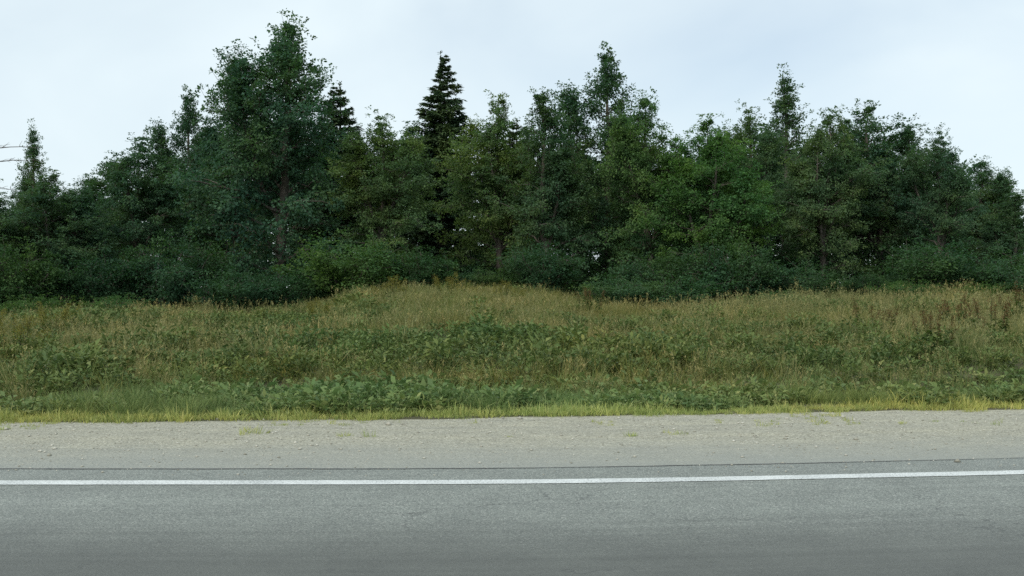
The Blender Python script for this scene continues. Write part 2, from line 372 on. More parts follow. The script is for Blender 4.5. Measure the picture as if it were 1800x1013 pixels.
def grass_mass(name, tufts, P, rot, scl, idx, label):
    coll = bpy.data.collections.new(name + '_tufts')
    for o in tufts: coll.objects.link(o)
    me = bpy.data.meshes.new(name); me.vertices.add(len(P)); me.vertices.foreach_set('co', P.astype(np.float32).ravel())
    for nme, typ, arr in (('rot', 'FLOAT_VECTOR', rot), ('scl', 'FLOAT_VECTOR', scl)):
        me.attributes.new(nme, typ, 'POINT').data.foreach_set('vector', arr.astype(np.float32).ravel())
    me.attributes.new('idx', 'INT', 'POINT').data.foreach_set('value', idx.astype(np.int32))
    o = link(name, me)
    g = bpy.data.node_groups.new(name + '_nodes', 'GeometryNodeTree')
    g.interface.new_socket('Geometry', in_out='INPUT', socket_type='NodeSocketGeometry')
    g.interface.new_socket('Geometry', in_out='OUTPUT', socket_type='NodeSocketGeometry')
    gi = g.nodes.new('NodeGroupInput'); go = g.nodes.new('NodeGroupOutput')
    ci = g.nodes.new('GeometryNodeCollectionInfo'); ci.inputs['Collection'].default_value = coll
    ci.inputs['Separate Children'].default_value = True; ci.inputs['Reset Children'].default_value = True
    ip = g.nodes.new('GeometryNodeInstanceOnPoints'); ip.inputs['Pick Instance'].default_value = True
    def na(nm, ty):
        n_ = g.nodes.new('GeometryNodeInputNamedAttribute'); n_.data_type = ty; n_.inputs['Name'].default_value = nm; return n_.outputs['Attribute']
    l = g.links.new
    l(gi.outputs[0], ip.inputs['Points']); l(ci.outputs[0], ip.inputs['Instance']); l(na('idx', 'INT'), ip.inputs['Instance Index'])
    l(na('rot', 'FLOAT_VECTOR'), ip.inputs['Rotation']); l(na('scl', 'FLOAT_VECTOR'), ip.inputs['Scale']); l(ip.outputs[0], go.inputs[0])
    md = o.modifiers.new('tufts', 'NODES'); md.node_group = g
    return tag(o, label, 'grass', kind='stuff')

def scatter(rng, n, t0, t1, half=.62, power=1.0):
    """points beyond the grass edge, inside a wedge a little wider than the view"""
    t = t0 + (t1 - t0) * rng.random(n) ** power
    yb = 12.3 + t; x = rng.uniform(-1, 1, n) * (half * yb + 2.0)
    y = grass_y(x) + t
    return x, y, t
def lay(rng, x, y, smin, smax, tilt=.12):
    P = np.stack([x, y, ground_z(x, y)], -1)
    rot = np.stack([rng.normal(0, tilt, len(x)), rng.normal(0, tilt, len(x)), rng.uniform(0, 6.283, len(x))], -1)
    s = rng.uniform(smin, smax, len(x)); return P, rot, np.stack([s, s, s * rng.uniform(.8, 1.25, len(x))], -1)

def vnoise(x, y, sc, seed):
    """smooth value noise 0..1 over the ground"""
    g = np.random.default_rng(seed).random((64, 64)); u, v = x / sc + 1000.3, y / sc + 1000.7
    i, j = np.floor(u).astype(int), np.floor(v).astype(int); fu, fv = u - i, v - j; fu = fu * fu * (3 - 2 * fu); fv = fv * fv * (3 - 2 * fv)
    G = lambda a, b: g[a % 64, b % 64]
    return (G(i, j) * (1 - fu) + G(i + 1, j) * fu) * (1 - fv) + (G(i, j + 1) * (1 - fu) + G(i + 1, j + 1) * fu) * fv
def herb(name, rng, mat, n_, h):
    mb = MB(); a = rng.uniform(0, 6.28, n_); r = .16 * np.sqrt(rng.random(n_)); z = rng.uniform(.02, h, n_)
    P = np.stack([r * np.cos(a), r * np.sin(a), z], -1); D = np.stack([np.cos(a), np.sin(a), rng.uniform(-.2, .9, n_)], -1) + rng.normal(0, .3, (n_, 3))
    Ln = rng.uniform(.05, .13, n_); leaves(mb, rng, P, D, unit(rng.normal(0, .4, (n_, 3)) + np.array([0, 0, 1])), Ln, Ln * .24, rng.uniform(0, 1, n_))
    return bpy.data.objects.new(name, mb.mesh(name, mat, smooth=False))

rng = np.random.default_rng(21)
tv = [tuft('verge_tuft', rng, M['verge'], 34, .04, h, .09, .5, .0034) for h in (.06, .075, .09, .11, .15)]
x, y, t = scatter(rng, 11000, -.22, 1.7)
lim = .42 + .6 * vnoise(x, y, 1.6, 1); edge = .16 * vnoise(x, y, .45, 2) + .10 * vnoise(x, y, 1.7, 3) - .16
keep = (t > edge) & (rng.random(len(x)) < np.clip((lim - t) / .35, .08, 1)) & (rng.random(len(x)) < np.clip((t - edge) / .2, .2, 1)); x, y = x[keep], y[keep]
P, ro, sc = lay(rng, x, y, .6, 1.2); sc *= (.6 + .75 * vnoise(x, y, .8, 4))[:, None]
xw = rng.uniform(-9, 10, 900); tw = -rng.random(900) ** 2.2 * 1.7 - .1; yw = grass_y(xw) + tw
kw = rng.random(900) < np.clip((vnoise(xw, yw, .6, 41) - .55) * 3, 0, 1); xw, yw = xw[kw], yw[kw]
P2, ro2, sc2 = lay(rng, xw, yw, .35, .8, .3); P2[:, 2] = -.006 - .029 * (yw - joint_y(xw)) / (grass_y(xw) + .35 - joint_y(xw))
P, ro, sc = np.concatenate([P, P2]), np.concatenate([ro, ro2]), np.concatenate([sc, sc2]); x = P[:, 0]
grass_mass('verge_grass', tv, P, ro, sc, np.minimum(4, (rng.random(len(x)) ** 1.6 * 5).astype(int)), 'short yellow-green grass fringing the gravel shoulder')

tr_ = [tuft('rank_tuft', rng, M['rank'], 36, .10, h, .13, .55, .0048) for h in (.24, .3, .34, .4)] + [herb('herb_tuft', rng, M['rank'], 70, h) for h in (.12, .2)]
x, y, t = scatter(rng, 8500, .1, 4.5)
lo = .1 + .6 * vnoise(x, y, 1.3, 5); hi = 1.3 + 1.9 * vnoise(x, y, 2.6, 6)
keep = rng.random(len(x)) < np.clip((t - lo) / .4, 0, 1) * np.clip((hi - t) / .9 + .12, .06, 1); x, y = x[keep], y[keep]
P, ro, sc = lay(rng, x, y, .55, 1.1); sc *= (.6 + .7 * vnoise(x, y, .9, 7))[:, None]
grass_mass('rank_grass', tr_, P, ro, sc, np.where(vnoise(x, y, 1.1, 31) + rng.normal(0, .12, len(x)) > .66, rng.integers(4, 6, len(x)), rng.integers(0, 4, len(x))), 'band of green grass just behind the short yellow fringe')

tm = [tuft('meadow_tuft', rng, M['meadow'], 40, .15, h, .18, .45, .0055, seeds=0) for h in (.38, .45, .55)] + \
     [tuft('meadow_tuft', rng, M['straw'], 34, .25, h, .16, .38, .0045, seeds=9) for h in (.5, .6, .7)] + \
     [tuft('meadow_tuft', rng, M['green'], 38, .15, h, .19, .6, .0065) for h in (.35, .45)] + [herb('herb_tuft', rng, M['green'], 90, h) for h in (.3, .4)]
x, y, t = scatter(rng, 42000, 1.0, 40, power=.75)
st_ = 1.0 + 1.3 * vnoise(x, y, 2.2, 8)
keep = rng.random(len(x)) < np.clip((t - st_) / 1.2, 0, 1) * (.45 + .55 * vnoise(x, y, 1.1, 9)); x, y, t = x[keep], y[keep], t[keep]
px_ = 900 + x / y * FPX
dry = .65 * vnoise(x, y, 5.5, 10) + .35 * vnoise(x, y, 1.5, 11) + .10 * np.exp(-((px_ - 780) / 230) ** 2) - .16 * np.clip((px_ - 1420) / 150, 0, 1) + rng.normal(0, .09, len(x))
grn = .6 * vnoise(x, y, 4.2, 12) + .4 * vnoise(x, y, 1.2, 13) + .14 * np.clip((px_ - 1420) / 150, 0, 1) + rng.normal(0, .09, len(x))
idx = np.where(dry > .60, 3 + rng.integers(0, 3, len(x)), np.where(grn > .57, 6 + rng.integers(0, 4, len(x)), rng.integers(0, 3, len(x))))
hgt = (.45 + .5 * vnoise(x, y, 1.4, 14) + .45 * vnoise(x, y, .6, 15)) * np.clip(.55 + t / 9, .55, 1.0)
P, ro, sc = lay(rng, x, y, .7, 1.1); sc *= hgt[:, None]
grass_mass('meadow_grass', tm, P, ro, sc, idx, 'tall olive meadow grass covering the slope below the trees')

# ---------------------------------------------------------------- trees
def curve(p0, p1, sag, n, rng, wob):
    k = np.linspace(0, 1, n)[:, None]; p0 = np.asarray(p0, float); p1 = np.asarray(p1, float)
    q = p0 * (1 - k) + p1 * k; q[:, 2] += sag * np.sin(k[:, 0] * math.pi)
    q[1:-1] += rng.normal(0, wob, (n - 2, 3)); return q

def clump_leaves(mb, rng, C, rad, per, L0, L1, aspect=.36, flat=.7, axis=None, var=.5):
    n = len(C); tot = n * per
    d = unit(rng.normal(0, 1, (tot, 3))); r = rng.random(tot) ** .45
    Cc = np.repeat(C, per, 0); rr = np.repeat(rad, per)
    off = d * (r * rr)[:, None]; off[:, 2] *= flat
    ctr = C.mean(0)
    outw = unit(Cc - np.array([0, 0, ctr[2]])[None] * np.array([0, 0, 1.0]))
    D = unit(off * .9 / np.maximum(rr, .05)[:, None] + rng.normal(0, .55, (tot, 3)) + outw * .5 + np.array([0, 0, -.25]))
    Nn = unit(rng.normal(0, .55, (tot, 3)) + np.array([0, 0, .9]) + outw * .35)
    Ln = rng.uniform(L0, L1, tot); a = np.clip(np.repeat(rng.normal(.45, .2, n), per) + rng.normal(0, .17, tot), 0, 1)
    leaves(mb, rng, Cc + off, D, Nn, Ln, Ln * aspect * rng.uniform(.75, 1.15, tot), a)

def broadleaf(seed, H=10., Rc=2.8, cb=.14, peak=.34, taper=.62, nl=26, per=110, gap=.0, cr=(.32, .64), leafL=(.065, .125), leaders=3):
    rng = np.random.default_rng(seed)
    wood = MB(); br = MB(); cw = MB(); C = []; Rr = []
    def axis(p0, p1, r0, n_):
        k = np.linspace(0, 1, n_); q = p0 * (1 - k[:, None]) + p1 * k[:, None]
        bow = np.array([p1[0] - p0[0], p1[1] - p0[1], 0]) * .35
        q += bow[None] * np.sin(k * math.pi)[:, None] * .6
        q[1:] += np.cumsum(rng.normal(0, .045, (n_ - 1, 3)) * np.array([1, 1, .2]), 0)
        return q, r0 * (1 - k) ** .8 + .011
    tp, tr = axis(np.zeros(3), np.array([rng.normal(0, .25), rng.normal(0, .25), H * .96]), .018 * H, 14); tr[0] *= 1.5; tr[1] *= 1.06
    tube(wood, tp, tr, 9)
    axes = [(tp, tr, Rc * .86, cb, nl)]
    a0 = rng.uniform(0, 6.28)
    for q in range(leaders):
        h0 = H * rng.uniform(.16, .42); b0 = np.array([np.interp(h0, tp[:, 2], tp[:, c]) for c in range(3)])
        az = a0 + q * 6.283 / leaders + rng.normal(0, .3); rr = Rc * rng.uniform(.32, .62); h1 = H * rng.uniform(.62, .9)
        lp, lr = axis(b0, np.array([b0[0] + rr * math.cos(az), b0[1] + rr * math.sin(az), h1]), .009 * H, 9)
        tube(br, lp, lr, 7); axes.append((lp, lr, Rc * .55, .22, int(nl * .42)))
    for (ap, ar, RR, c0, n_) in axes:
        z0, z1 = ap[0, 2], ap[-1, 2]; ga = rng.uniform(0, 6.28)
        def at(h): return np.array([np.interp(h, ap[:, 2], ap[:, c]) for c in range(3)])
        for q in range(n_):
            u = (q + .5) / n_; h = z0 + (z1 - z0) * (c0 + (1 - c0) * u * .95); az = ga + q * 2.39996 + rng.normal(0, .35)
            pr = ((1 - u) / (1 - peak)) ** taper if u > peak else .6 + .4 * (u / peak)
            rad = RR * pr * rng.uniform(.6, 1.15)
            if rng.random() < gap: continue
            rise = (.2 + .55 * u) * rad + rng.uniform(-.2, .45)
            h0 = max(.07 * H, h - max(rise, 0) * .75 - .15); p0 = at(h0)
            p1 = p0 + np.array([math.cos(az) * rad, math.sin(az) * rad, rise])
            pts = curve(p0, p1, .10 * rad, 7, rng, .045 * rad ** .5)
            r0 = max(.016, .34 * np.interp(h0, ap[:, 2], ar) + .01)
            tube(br, pts, np.linspace(r0, .009, 7), 5)
            for s in np.linspace(.35, 1, max(2, int(rad * 2.2))):
                C.append(np.array([np.interp(s * 6, np.arange(7), pts[:, c]) for c in range(3)]) + rng.normal(0, .14, 3)); Rr.append(rng.uniform(*cr) * (.62 + .38 * (1 - u)))
            for b in range(max(2, int(rad * 2.3))):
                s = rng.uniform(.25, .97); b0 = np.array([np.interp(s * 6, np.arange(7), pts[:, c]) for c in range(3)])
                a2 = az + rng.choice([-1, 1]) * rng.uniform(.4, 1.4); bl = rad * rng.uniform(.22, .48) + .25
                b1 = b0 + np.array([math.cos(a2) * bl, math.sin(a2) * bl, rng.uniform(-.3, .6) * bl])
                tube(br, curve(b0, b1, .05, 4, rng, .03), np.linspace(max(.008, r0 * .45), .004, 4), 4)
                C.append(b1); Rr.append(rng.uniform(*cr) * (.6 + .4 * (1 - u)))
        for q in range(16):
            u = .62 + .38 * (q + .5) / 16; aa = rng.uniform(0, 6.28); r_ = RR * (.12 + .62 * ((1 - u) / .38) ** .75) * rng.uniform(.25, 1.0)
            b0 = at(z0 + (z1 - z0) * (u - .05)); b1 = at(z0 + (z1 - z0) * u) + np.array([r_ * math.cos(aa), r_ * math.sin(aa), .15 * r_])
            tube(br, curve(b0, b1, .03, 4, rng, .02), np.linspace(.014, .004, 4), 4)
            C.append(b1); Rr.append(rng.uniform(.18, .36))
        for q in range(4):
            C.append(at(z0 + (z1 - z0) * (.86 + .035 * q)) + rng.normal(0, .2, 3)); Rr.append(.34 - .05 * q)
        for q in range(3):
            C.append(ap[-1] + rng.normal(0, .12, 3) + np.array([0, 0, .08 * q])); Rr.append(.2 - .04 * q)
    C = np.array(C); clump_leaves(cw, rng, C, np.array(Rr), per, *leafL)
    ex = np.repeat(C, 3, 0); cz = np.array([0, 0, 1.0]) * (C[:, 2].mean() * .8)
    ow = unit(unit(ex - cz) + rng.normal(0, .7, ex.shape) + np.array([0, 0, .35])); dd = rng.uniform(.28, .75, len(ex))[:, None]
    clump_leaves(cw, rng, ex + ow * dd, rng.uniform(.08, .2, len(ex)), 15, *leafL)
    for q in range(0, len(ex), 2): tube(br, [ex[q], ex[q] + ow[q] * dd[q] * .5 + rng.normal(0, .03, 3), ex[q] + ow[q] * dd[q] * 1.1], [.008, .006, .003], 3)
    return ('broad', wood.mesh('trunk', M['bark']), br.mesh('branches', M['bark']), cw.mesh('crown', M['leaf'], smooth=False))

def spruce(seed, H=10., Rc=1.9, taper=.85):
    rng = np.random.default_rng(seed); wood = MB(); br = MB(); cw = MB()
    k = np.linspace(0, 1, 12); tp = np.stack([.05 * np.sin(k * 5 + seed), .05 * np.cos(k * 4), k * H], -1); tp[:, :2] -= tp[0, :2]
    tube(wood, tp, .014 * H * (1 - k) + .008, 8)
    h = .06 * H; Ps = []; Ds = []; Ls = []; As = []
    while h < H * .985:
        u = h / H; nb = 6 if u < .8 else 4; a0 = rng.uniform(0, 6.28)
        for b in range(nb):
            az = a0 + b * 6.283 / nb + rng.normal(0, .2); rad = (Rc * (1 - u) ** taper + .03) * rng.uniform(.65, 1.15); hh = h + rng.uniform(-.1, .1)
            k5 = np.linspace(0, 1, 6); droop = (-.34 * (1 - u) + .28 * u) * rad
            pts = np.stack([math.cos(az) * rad * k5, math.sin(az) * rad * k5, hh + droop * k5 + .16 * rad * k5 ** 3], -1)
            tube(br, pts, np.linspace(.012 + .016 * (1 - u), .004, 6), 4)
            nt_ = int(14 + rad * 26); s = rng.uniform(.06, 1, nt_) ** .8
            b0 = np.stack([np.interp(s * 5, np.arange(6), pts[:, c]) for c in range(3)], -1)
            side = rng.choice([-1, 1], nt_); sa = az + side * rng.uniform(.35, 1.1, nt_)
            tl = (.26 + .18 * rad * (1 - s)) * min(1, .12 + rad * 1.1) * rng.uniform(.5, 1.1, nt_)
            td = np.stack([np.cos(sa), np.sin(sa), rng.uniform(-.55, .05, nt_)], -1)
            va = rng.normal(.45, .2)
            for f in (.0, .22, .44, .66, .88):
                m_ = 2
                base_ = np.repeat(b0 + td * (tl * f)[:, None], m_, 0); dd = np.repeat(unit(td), m_, 0) + rng.normal(0, .55, (nt_ * m_, 3))
                Ps.append(base_); Ds.append(dd); Ls.append(rng.uniform(.09, .17, nt_ * m_) * min(1, .45 + rad)); As.append(np.clip(va + rng.normal(0, .18, nt_ * m_) + .25 * np.repeat(s, m_) - .1, 0, 1))
        h += .30 * (1 - .45 * u) * rng.uniform(.8, 1.2)
    tip = tp[-1] + np.stack([rng.normal(0, .02, 60), rng.normal(0, .02, 60), rng.uniform(-.9, .1, 60)], -1)
    Ps.append(tip); Ds.append(rng.normal(0, .6, (60, 3)) + np.array([0, 0, .9])); Ls.append(rng.uniform(.08, .14, 60)); As.append(rng.uniform(.2, .7, 60))
    P = np.concatenate(Ps); D = unit(np.concatenate(Ds)); Ln = np.concatenate(Ls); A = np.concatenate(As)
    leaves(cw, rng, P, D, unit(rng.normal(0, .5, P.shape) + np.array([0, 0, 1])), Ln, Ln * .17, A)
    return ('spruce', wood.mesh('trunk', M['bark']), br.mesh('branches', M['bark']), cw.mesh('crown', M['needle'], smooth=False))

def shrub(seed, H=2.6, Rc=1.5, ns=11, per=84):
    rng = np.random.default_rng(seed); br = MB(); cw = MB(); C = []; Rr = []
    for q in range(ns):
        az = q * 2.4 + rng.normal(0, .3); r = Rc * math.sqrt((q + .5) / ns) * rng.uniform(.7, 1.1); hh = H * rng.uniform(.72, 1.0) * (1 - .38 * (r / Rc) ** 2)
        p0 = np.array([.12 * math.cos(az), .12 * math.sin(az), -.05]); p1 = np.array([r * math.cos(az), r * math.sin(az), hh * .92])
        pts = curve(p0, p1, .12, 7, rng, .05); tube(br, pts, np.linspace(.028, .007, 7), 5)
        for s in np.linspace(.22, 1.0, 6):
            C.append(np.array([np.interp(s * 6, np.arange(7), pts[:, c]) for c in range(3)]) + rng.normal(0, .13, 3)); Rr.append(rng.uniform(.2, .42))
        for b in range(6):
            s = rng.uniform(.2, .95); b0 = np.array([np.interp(s * 6, np.arange(7), pts[:, c]) for c in range(3)])
            a2 = az + rng.normal(0, 1.2); bl = rng.uniform(.3, .7); b1 = b0 + np.array([math.cos(a2) * bl, math.sin(a2) * bl, rng.uniform(-.05, .6) * bl])
            tube(br, curve(b0, b1, .03, 4, rng, .02), np.linspace(.01, .004, 4), 4); C.append(b1); Rr.append(rng.uniform(.18, .36))
    C = np.array(C); clump_leaves(cw, rng, C, np.array(Rr), per, .05, .10, aspect=.34)
    ex = np.repeat(C, 2, 0); ow = unit(rng.normal(0, .6, ex.shape) + np.array([0, 0, .9])); dd = rng.uniform(.25, .75, len(ex))[:, None]
    clump_leaves(cw, rng, ex + ow * dd, rng.uniform(.06, .16, len(ex)), 12, .05, .10, aspect=.3)
    for q in range(0, len(ex), 3): tube(br, [ex[q], ex[q] + ow[q] * dd[q] * 1.1], [.006, .003], 3)
    return ('shrub', None, br.mesh('branches', M['bark']), cw.mesh('foliage', M['shrub'], smooth=False))

def dims(v):
    me = v[3]; a = np.empty(len(me.vertices) * 3, np.float32); me.vertices.foreach_get('co', a); a = a.reshape(-1, 3)
    top = a[a[:, 2] > a[:, 2].max() - .6]
    return float(np.percentile(np.abs(a[:, 0]), 99)), float(a[:, 2].max()), float(top[:, 0].mean())

BL = [broadleaf(101, taper=.7, Rc=2.7), broadleaf(102, taper=.5, Rc=3.2, leaders=5, nl=22), broadleaf(103, taper=.8, Rc=2.5, leaders=2),
      broadleaf(104, peak=.45, taper=.5, Rc=3.1, leaders=4, gap=.06, nl=22), broadleaf(105, taper=.75, Rc=2.2, leaders=2, gap=.05), broadleaf(106, peak=.45, taper=.55, Rc=2.9, gap=.08, leaders=4, nl=22),
      broadleaf(107, taper=.8, Rc=1.8, leaders=1, gap=.1, cr=(.26, .5), per=88)]
SP = [spruce(201), spruce(202, Rc=1.8, taper=.95)]
SH = [shrub(301), shrub(302, H=2.2, Rc=1.7, ns=13), shrub(303, H=3.0, Rc=1.3), shrub(304, H=1.8, Rc=1.6, ns=12)]
DM = {id(v): dims(v) for v in BL + SP + SH}

def plant(v, name, label, cat, group, px, py_top, hw, Y, tint, rz, rng):
    x = X_at(px, Y); g = float(ground_z(x, Y)); H = Z_at(py_top, Y) - g; wdt, hgt, tx = DM[id(v)]
    sz = H / hgt; sx = (hw / FPX * Y) / wdt
    sx = min(max(sx, sz * .55), sz * 1.6)
    root = empty(name, (x - tx * sx * math.cos(rz), Y - tx * sx * math.sin(rz), g - .03)); root.scale = (sx, sx, sz); root.rotation_euler = (0, 0, rz)
    tag(root, label, cat, group)
    for nm, me in zip(('trunk', 'branches', 'foliage' if v[0] == 'shrub' else 'crown'), v[1:]):
        if me is None: continue
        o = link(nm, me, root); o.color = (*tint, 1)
    return root

G1, G2 = 'trees along the edge of the wood', 'trees standing back inside the wood'
# px of the crown, py of the top, half width in px, depth in metres, kind, tint, label
TREES = [
 (-205, 330, 130, 43, BL[3], (.9, .95, .95), G1, 'bushy broadleaf tree beyond the left edge of the view'),
 (-70, 300, 115, 41, BL[1], (.85, .95, .9), G1, 'low spreading dark tree cut off by the left edge of the picture'),
 (50, 205, 46, 54, BL[6], (.9, 1, .95), G1, 'slender airy tree whose thin tip stands alone near the left edge'),
 (120, 296, 110, 42, BL[1], (.78, .9, .92), G1, 'low round dark tree in front of the slender leftmost tip'),
 (245, 222, 100, 46, BL[5], (.75, .9, .92), G1, 'dark tree on the lowest step of the canopy rising towards the tallest tree'),
 (325, 146, 85, 50, BL[2], (.78, .92, .95), G1, 'pointed tree two crowns left of the tallest tree'),
 (408, 92, 90, 49, BL[4], (.75, .9, .95), G1, 'tall narrow tree close against the left side of the tallest tree'),
 (500, 20, 150, 45, BL[0], (.72, .9, .95), G1, 'tallest tree, broad dark pyramid left of the centre of the picture'),
 (592, 140, 95, 50, SP[0], (1, 1, 1), G1, 'dark pointed spruce close against the right side of the tallest tree'),
 (672, 185, 105, 43, BL[5], (1.2, 1.15, .85), G1, 'rounded tree standing above the grassy mound, right of the tallest tree'),
 (780, 86, 95, 53, SP[1], (1.05, 1.05, 1), G1, 'thin pointed spruce rising between the two tallest crowns'),
 (868, 160, 100, 47, BL[3], (1.4, 1.28, .85), G1, 'yellowish green round tree in the middle of the picture'),
 (958, 150, 90, 44, BL[4], (.9, .95, .85), G1, 'narrow tree close against the left side of the second tallest tree'),
 (1060, 70, 120, 48, BL[2], (.85, .95, .88), G1, 'second tallest tree, pointed crown just right of the centre'),
 (1150, 152, 95, 45, BL[0], (1.1, 1.2, .85), G1, 'green tree close against the right side of the second tallest tree'),
 (1245, 192, 110, 43, BL[1], (1.15, 1.35, .8), G1, 'brightest green tree, low and broad, right of the centre'),
 (1318, 172, 90, 48, BL[5], (.9, .98, .9), G1, 'rounded tree just left of the thin airy spire'),
 (1368, 108, 80, 53, BL[6], (.95, 1, .95), G1, 'thin airy tree ending in a spire, right of the centre'),
 (1452, 182, 95, 44, BL[3], (1.15, 1.12, .95), G1, 'round tree just right of the thin airy spire'),
 (1556, 170, 120, 47, BL[1], (.82, .93, .92), G1, 'broad flat-topped tree, last tall one before the canopy drops to the right'),
 (1648, 212, 75, 44, BL[5], (.85, .95, .95), G1, 'narrow tree at the shoulder where the canopy drops to the right'),
 (1712, 268, 85, 49, BL[0], (.9, 1, 1), G1, 'short pointed tree beyond the drop of the canopy on the right'),
 (1788, 335, 90, 43, BL[4], (.85, .95, .95), G1, 'small dark tree nearest the right edge of the picture'),
 (1925, 330, 110, 46, BL[3], (.85, .95, .95), G1, 'broadleaf tree just beyond the right edge of the view'),
 (2050, 260, 120, 48, BL[1], (.85, .95, .9), G1, 'broad tree farthest beyond the right edge of the view'),
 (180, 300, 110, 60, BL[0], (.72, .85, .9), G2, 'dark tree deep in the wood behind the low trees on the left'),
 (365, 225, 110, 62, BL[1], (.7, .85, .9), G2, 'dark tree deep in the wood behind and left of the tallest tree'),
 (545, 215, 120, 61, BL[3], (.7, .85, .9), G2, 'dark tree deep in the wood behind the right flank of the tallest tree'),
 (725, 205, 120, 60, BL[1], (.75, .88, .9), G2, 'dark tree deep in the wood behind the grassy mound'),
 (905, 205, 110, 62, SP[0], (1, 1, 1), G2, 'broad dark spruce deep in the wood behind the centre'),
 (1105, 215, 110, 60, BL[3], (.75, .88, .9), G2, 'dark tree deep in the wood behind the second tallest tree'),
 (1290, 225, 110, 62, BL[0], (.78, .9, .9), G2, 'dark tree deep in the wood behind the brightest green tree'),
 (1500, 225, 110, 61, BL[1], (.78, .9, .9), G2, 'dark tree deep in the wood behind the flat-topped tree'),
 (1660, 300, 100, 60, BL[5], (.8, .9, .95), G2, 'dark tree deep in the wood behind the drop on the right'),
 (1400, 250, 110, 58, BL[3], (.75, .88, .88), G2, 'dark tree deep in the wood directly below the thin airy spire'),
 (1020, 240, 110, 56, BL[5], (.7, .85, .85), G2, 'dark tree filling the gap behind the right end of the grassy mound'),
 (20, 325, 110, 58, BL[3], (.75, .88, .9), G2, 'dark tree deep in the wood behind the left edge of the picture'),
]
rng = np.random.default_rng(77)
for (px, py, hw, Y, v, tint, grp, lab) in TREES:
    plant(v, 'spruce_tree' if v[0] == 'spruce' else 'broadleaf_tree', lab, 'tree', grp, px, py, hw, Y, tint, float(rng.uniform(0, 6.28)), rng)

# the wood goes on behind: one dark mass of stems and leaves
rb = np.random.default_rng(55); wb = MB(); nb = 230
bx = rb.uniform(-62, 62, nb); by = rb.uniform(68, 92, nb); bh = rb.uniform(.75, 1.0, nb) * np.interp(900 + bx / by * FPX, [-400, 0, 250, 600, 1200, 1550, 1700, 1850, 2300], [7.5, 8.2, 9.5, 11.5, 11.5, 11.0, 9.0, 6.8, 7.5])
bz = ground_z(bx, by); lm = MB(); Cb = []; Rb = []
for q in range(nb):
    tube(lm, [(bx[q], by[q], bz[q] - .1), (bx[q] + rb.normal(0, .15), by[q], bz[q] + bh[q] * .5), (bx[q] + rb.normal(0, .3), by[q], bz[q] + bh[q] * .9)], [.14, .09, .03], 5)
    for c in range(26):
        u = rb.random() ** 1.5; rr = 1.9 * (1 - u) ** .5 * math.sqrt(rb.random()); aa = rb.uniform(0, 6.28)
        Cb.append((bx[q] + rr * math.cos(aa), by[q] + rr * math.sin(aa), bz[q] + bh[q] * (.01 + .93 * u))); Rb.append(rb.uniform(.5, 1.0))
clump_leaves(lm, rb, np.array(Cb), np.array(Rb), 30, .22, .36, aspect=.36)
bw = link('background_wood', lm.mesh('background_wood', M['leaf'], smooth=False)); bw.color = (.75, .88, .85, 1)
tag(bw, 'dense dark wood closing the view behind the front trees', 'wood', kind='stuff')

# bare dead tree leaning in at the left edge
Y = 39.5; xd = X_at(-55, Y); g = float(ground_z(xd, Y)); root = empty('dead_tree', (xd, Y, g - .05))
tag(root, 'bare grey dead tree at the left edge with two long level branches', 'tree')
rd = np.random.default_rng(9); wd = MB(); Hd = Z_at(225, Y) - g
k = np.linspace(0, 1, 9); tp = np.stack([.18 * np.sin(k * 2.4), .1 * np.sin(k * 4), k * Hd], -1); tube(wd, tp, .075 * (1 - k) + .014, 8)
link('trunk', wd.mesh('trunk', M['dead']), root)
for py, pxe, sg in ((258, 62, 1), (284, 74, 1), (300, -150, -1), (330, 20, 1), (268, -130, -1)):
    zb = Z_at(py, Y) - g; bmb = MB(); p0 = np.array([np.interp(zb, tp[:, 2], tp[:, 0]), 0, zb - .1]); p1 = np.array([X_at(pxe, Y) - xd, rd.uniform(-.4, .4), zb + .05])
    pts = curve(p0, p1, .08, 8, rd, .025); tube(bmb, pts, np.linspace(.028, .006, 8), 5)
    for q in range(6):
        s = rd.uniform(.3, .95); b0 = np.array([np.interp(s * 7, np.arange(8), pts[:, c]) for c in range(3)])
        tube(bmb, curve(b0, b0 + np.array([sg * rd.uniform(.1, .4), rd.uniform(-.3, .3), rd.uniform(-.12, .3)]), .02, 4, rd, .015), np.linspace(.009, .003, 4), 4)
    link('branch', bmb.mesh('branch', M['dead']), root)

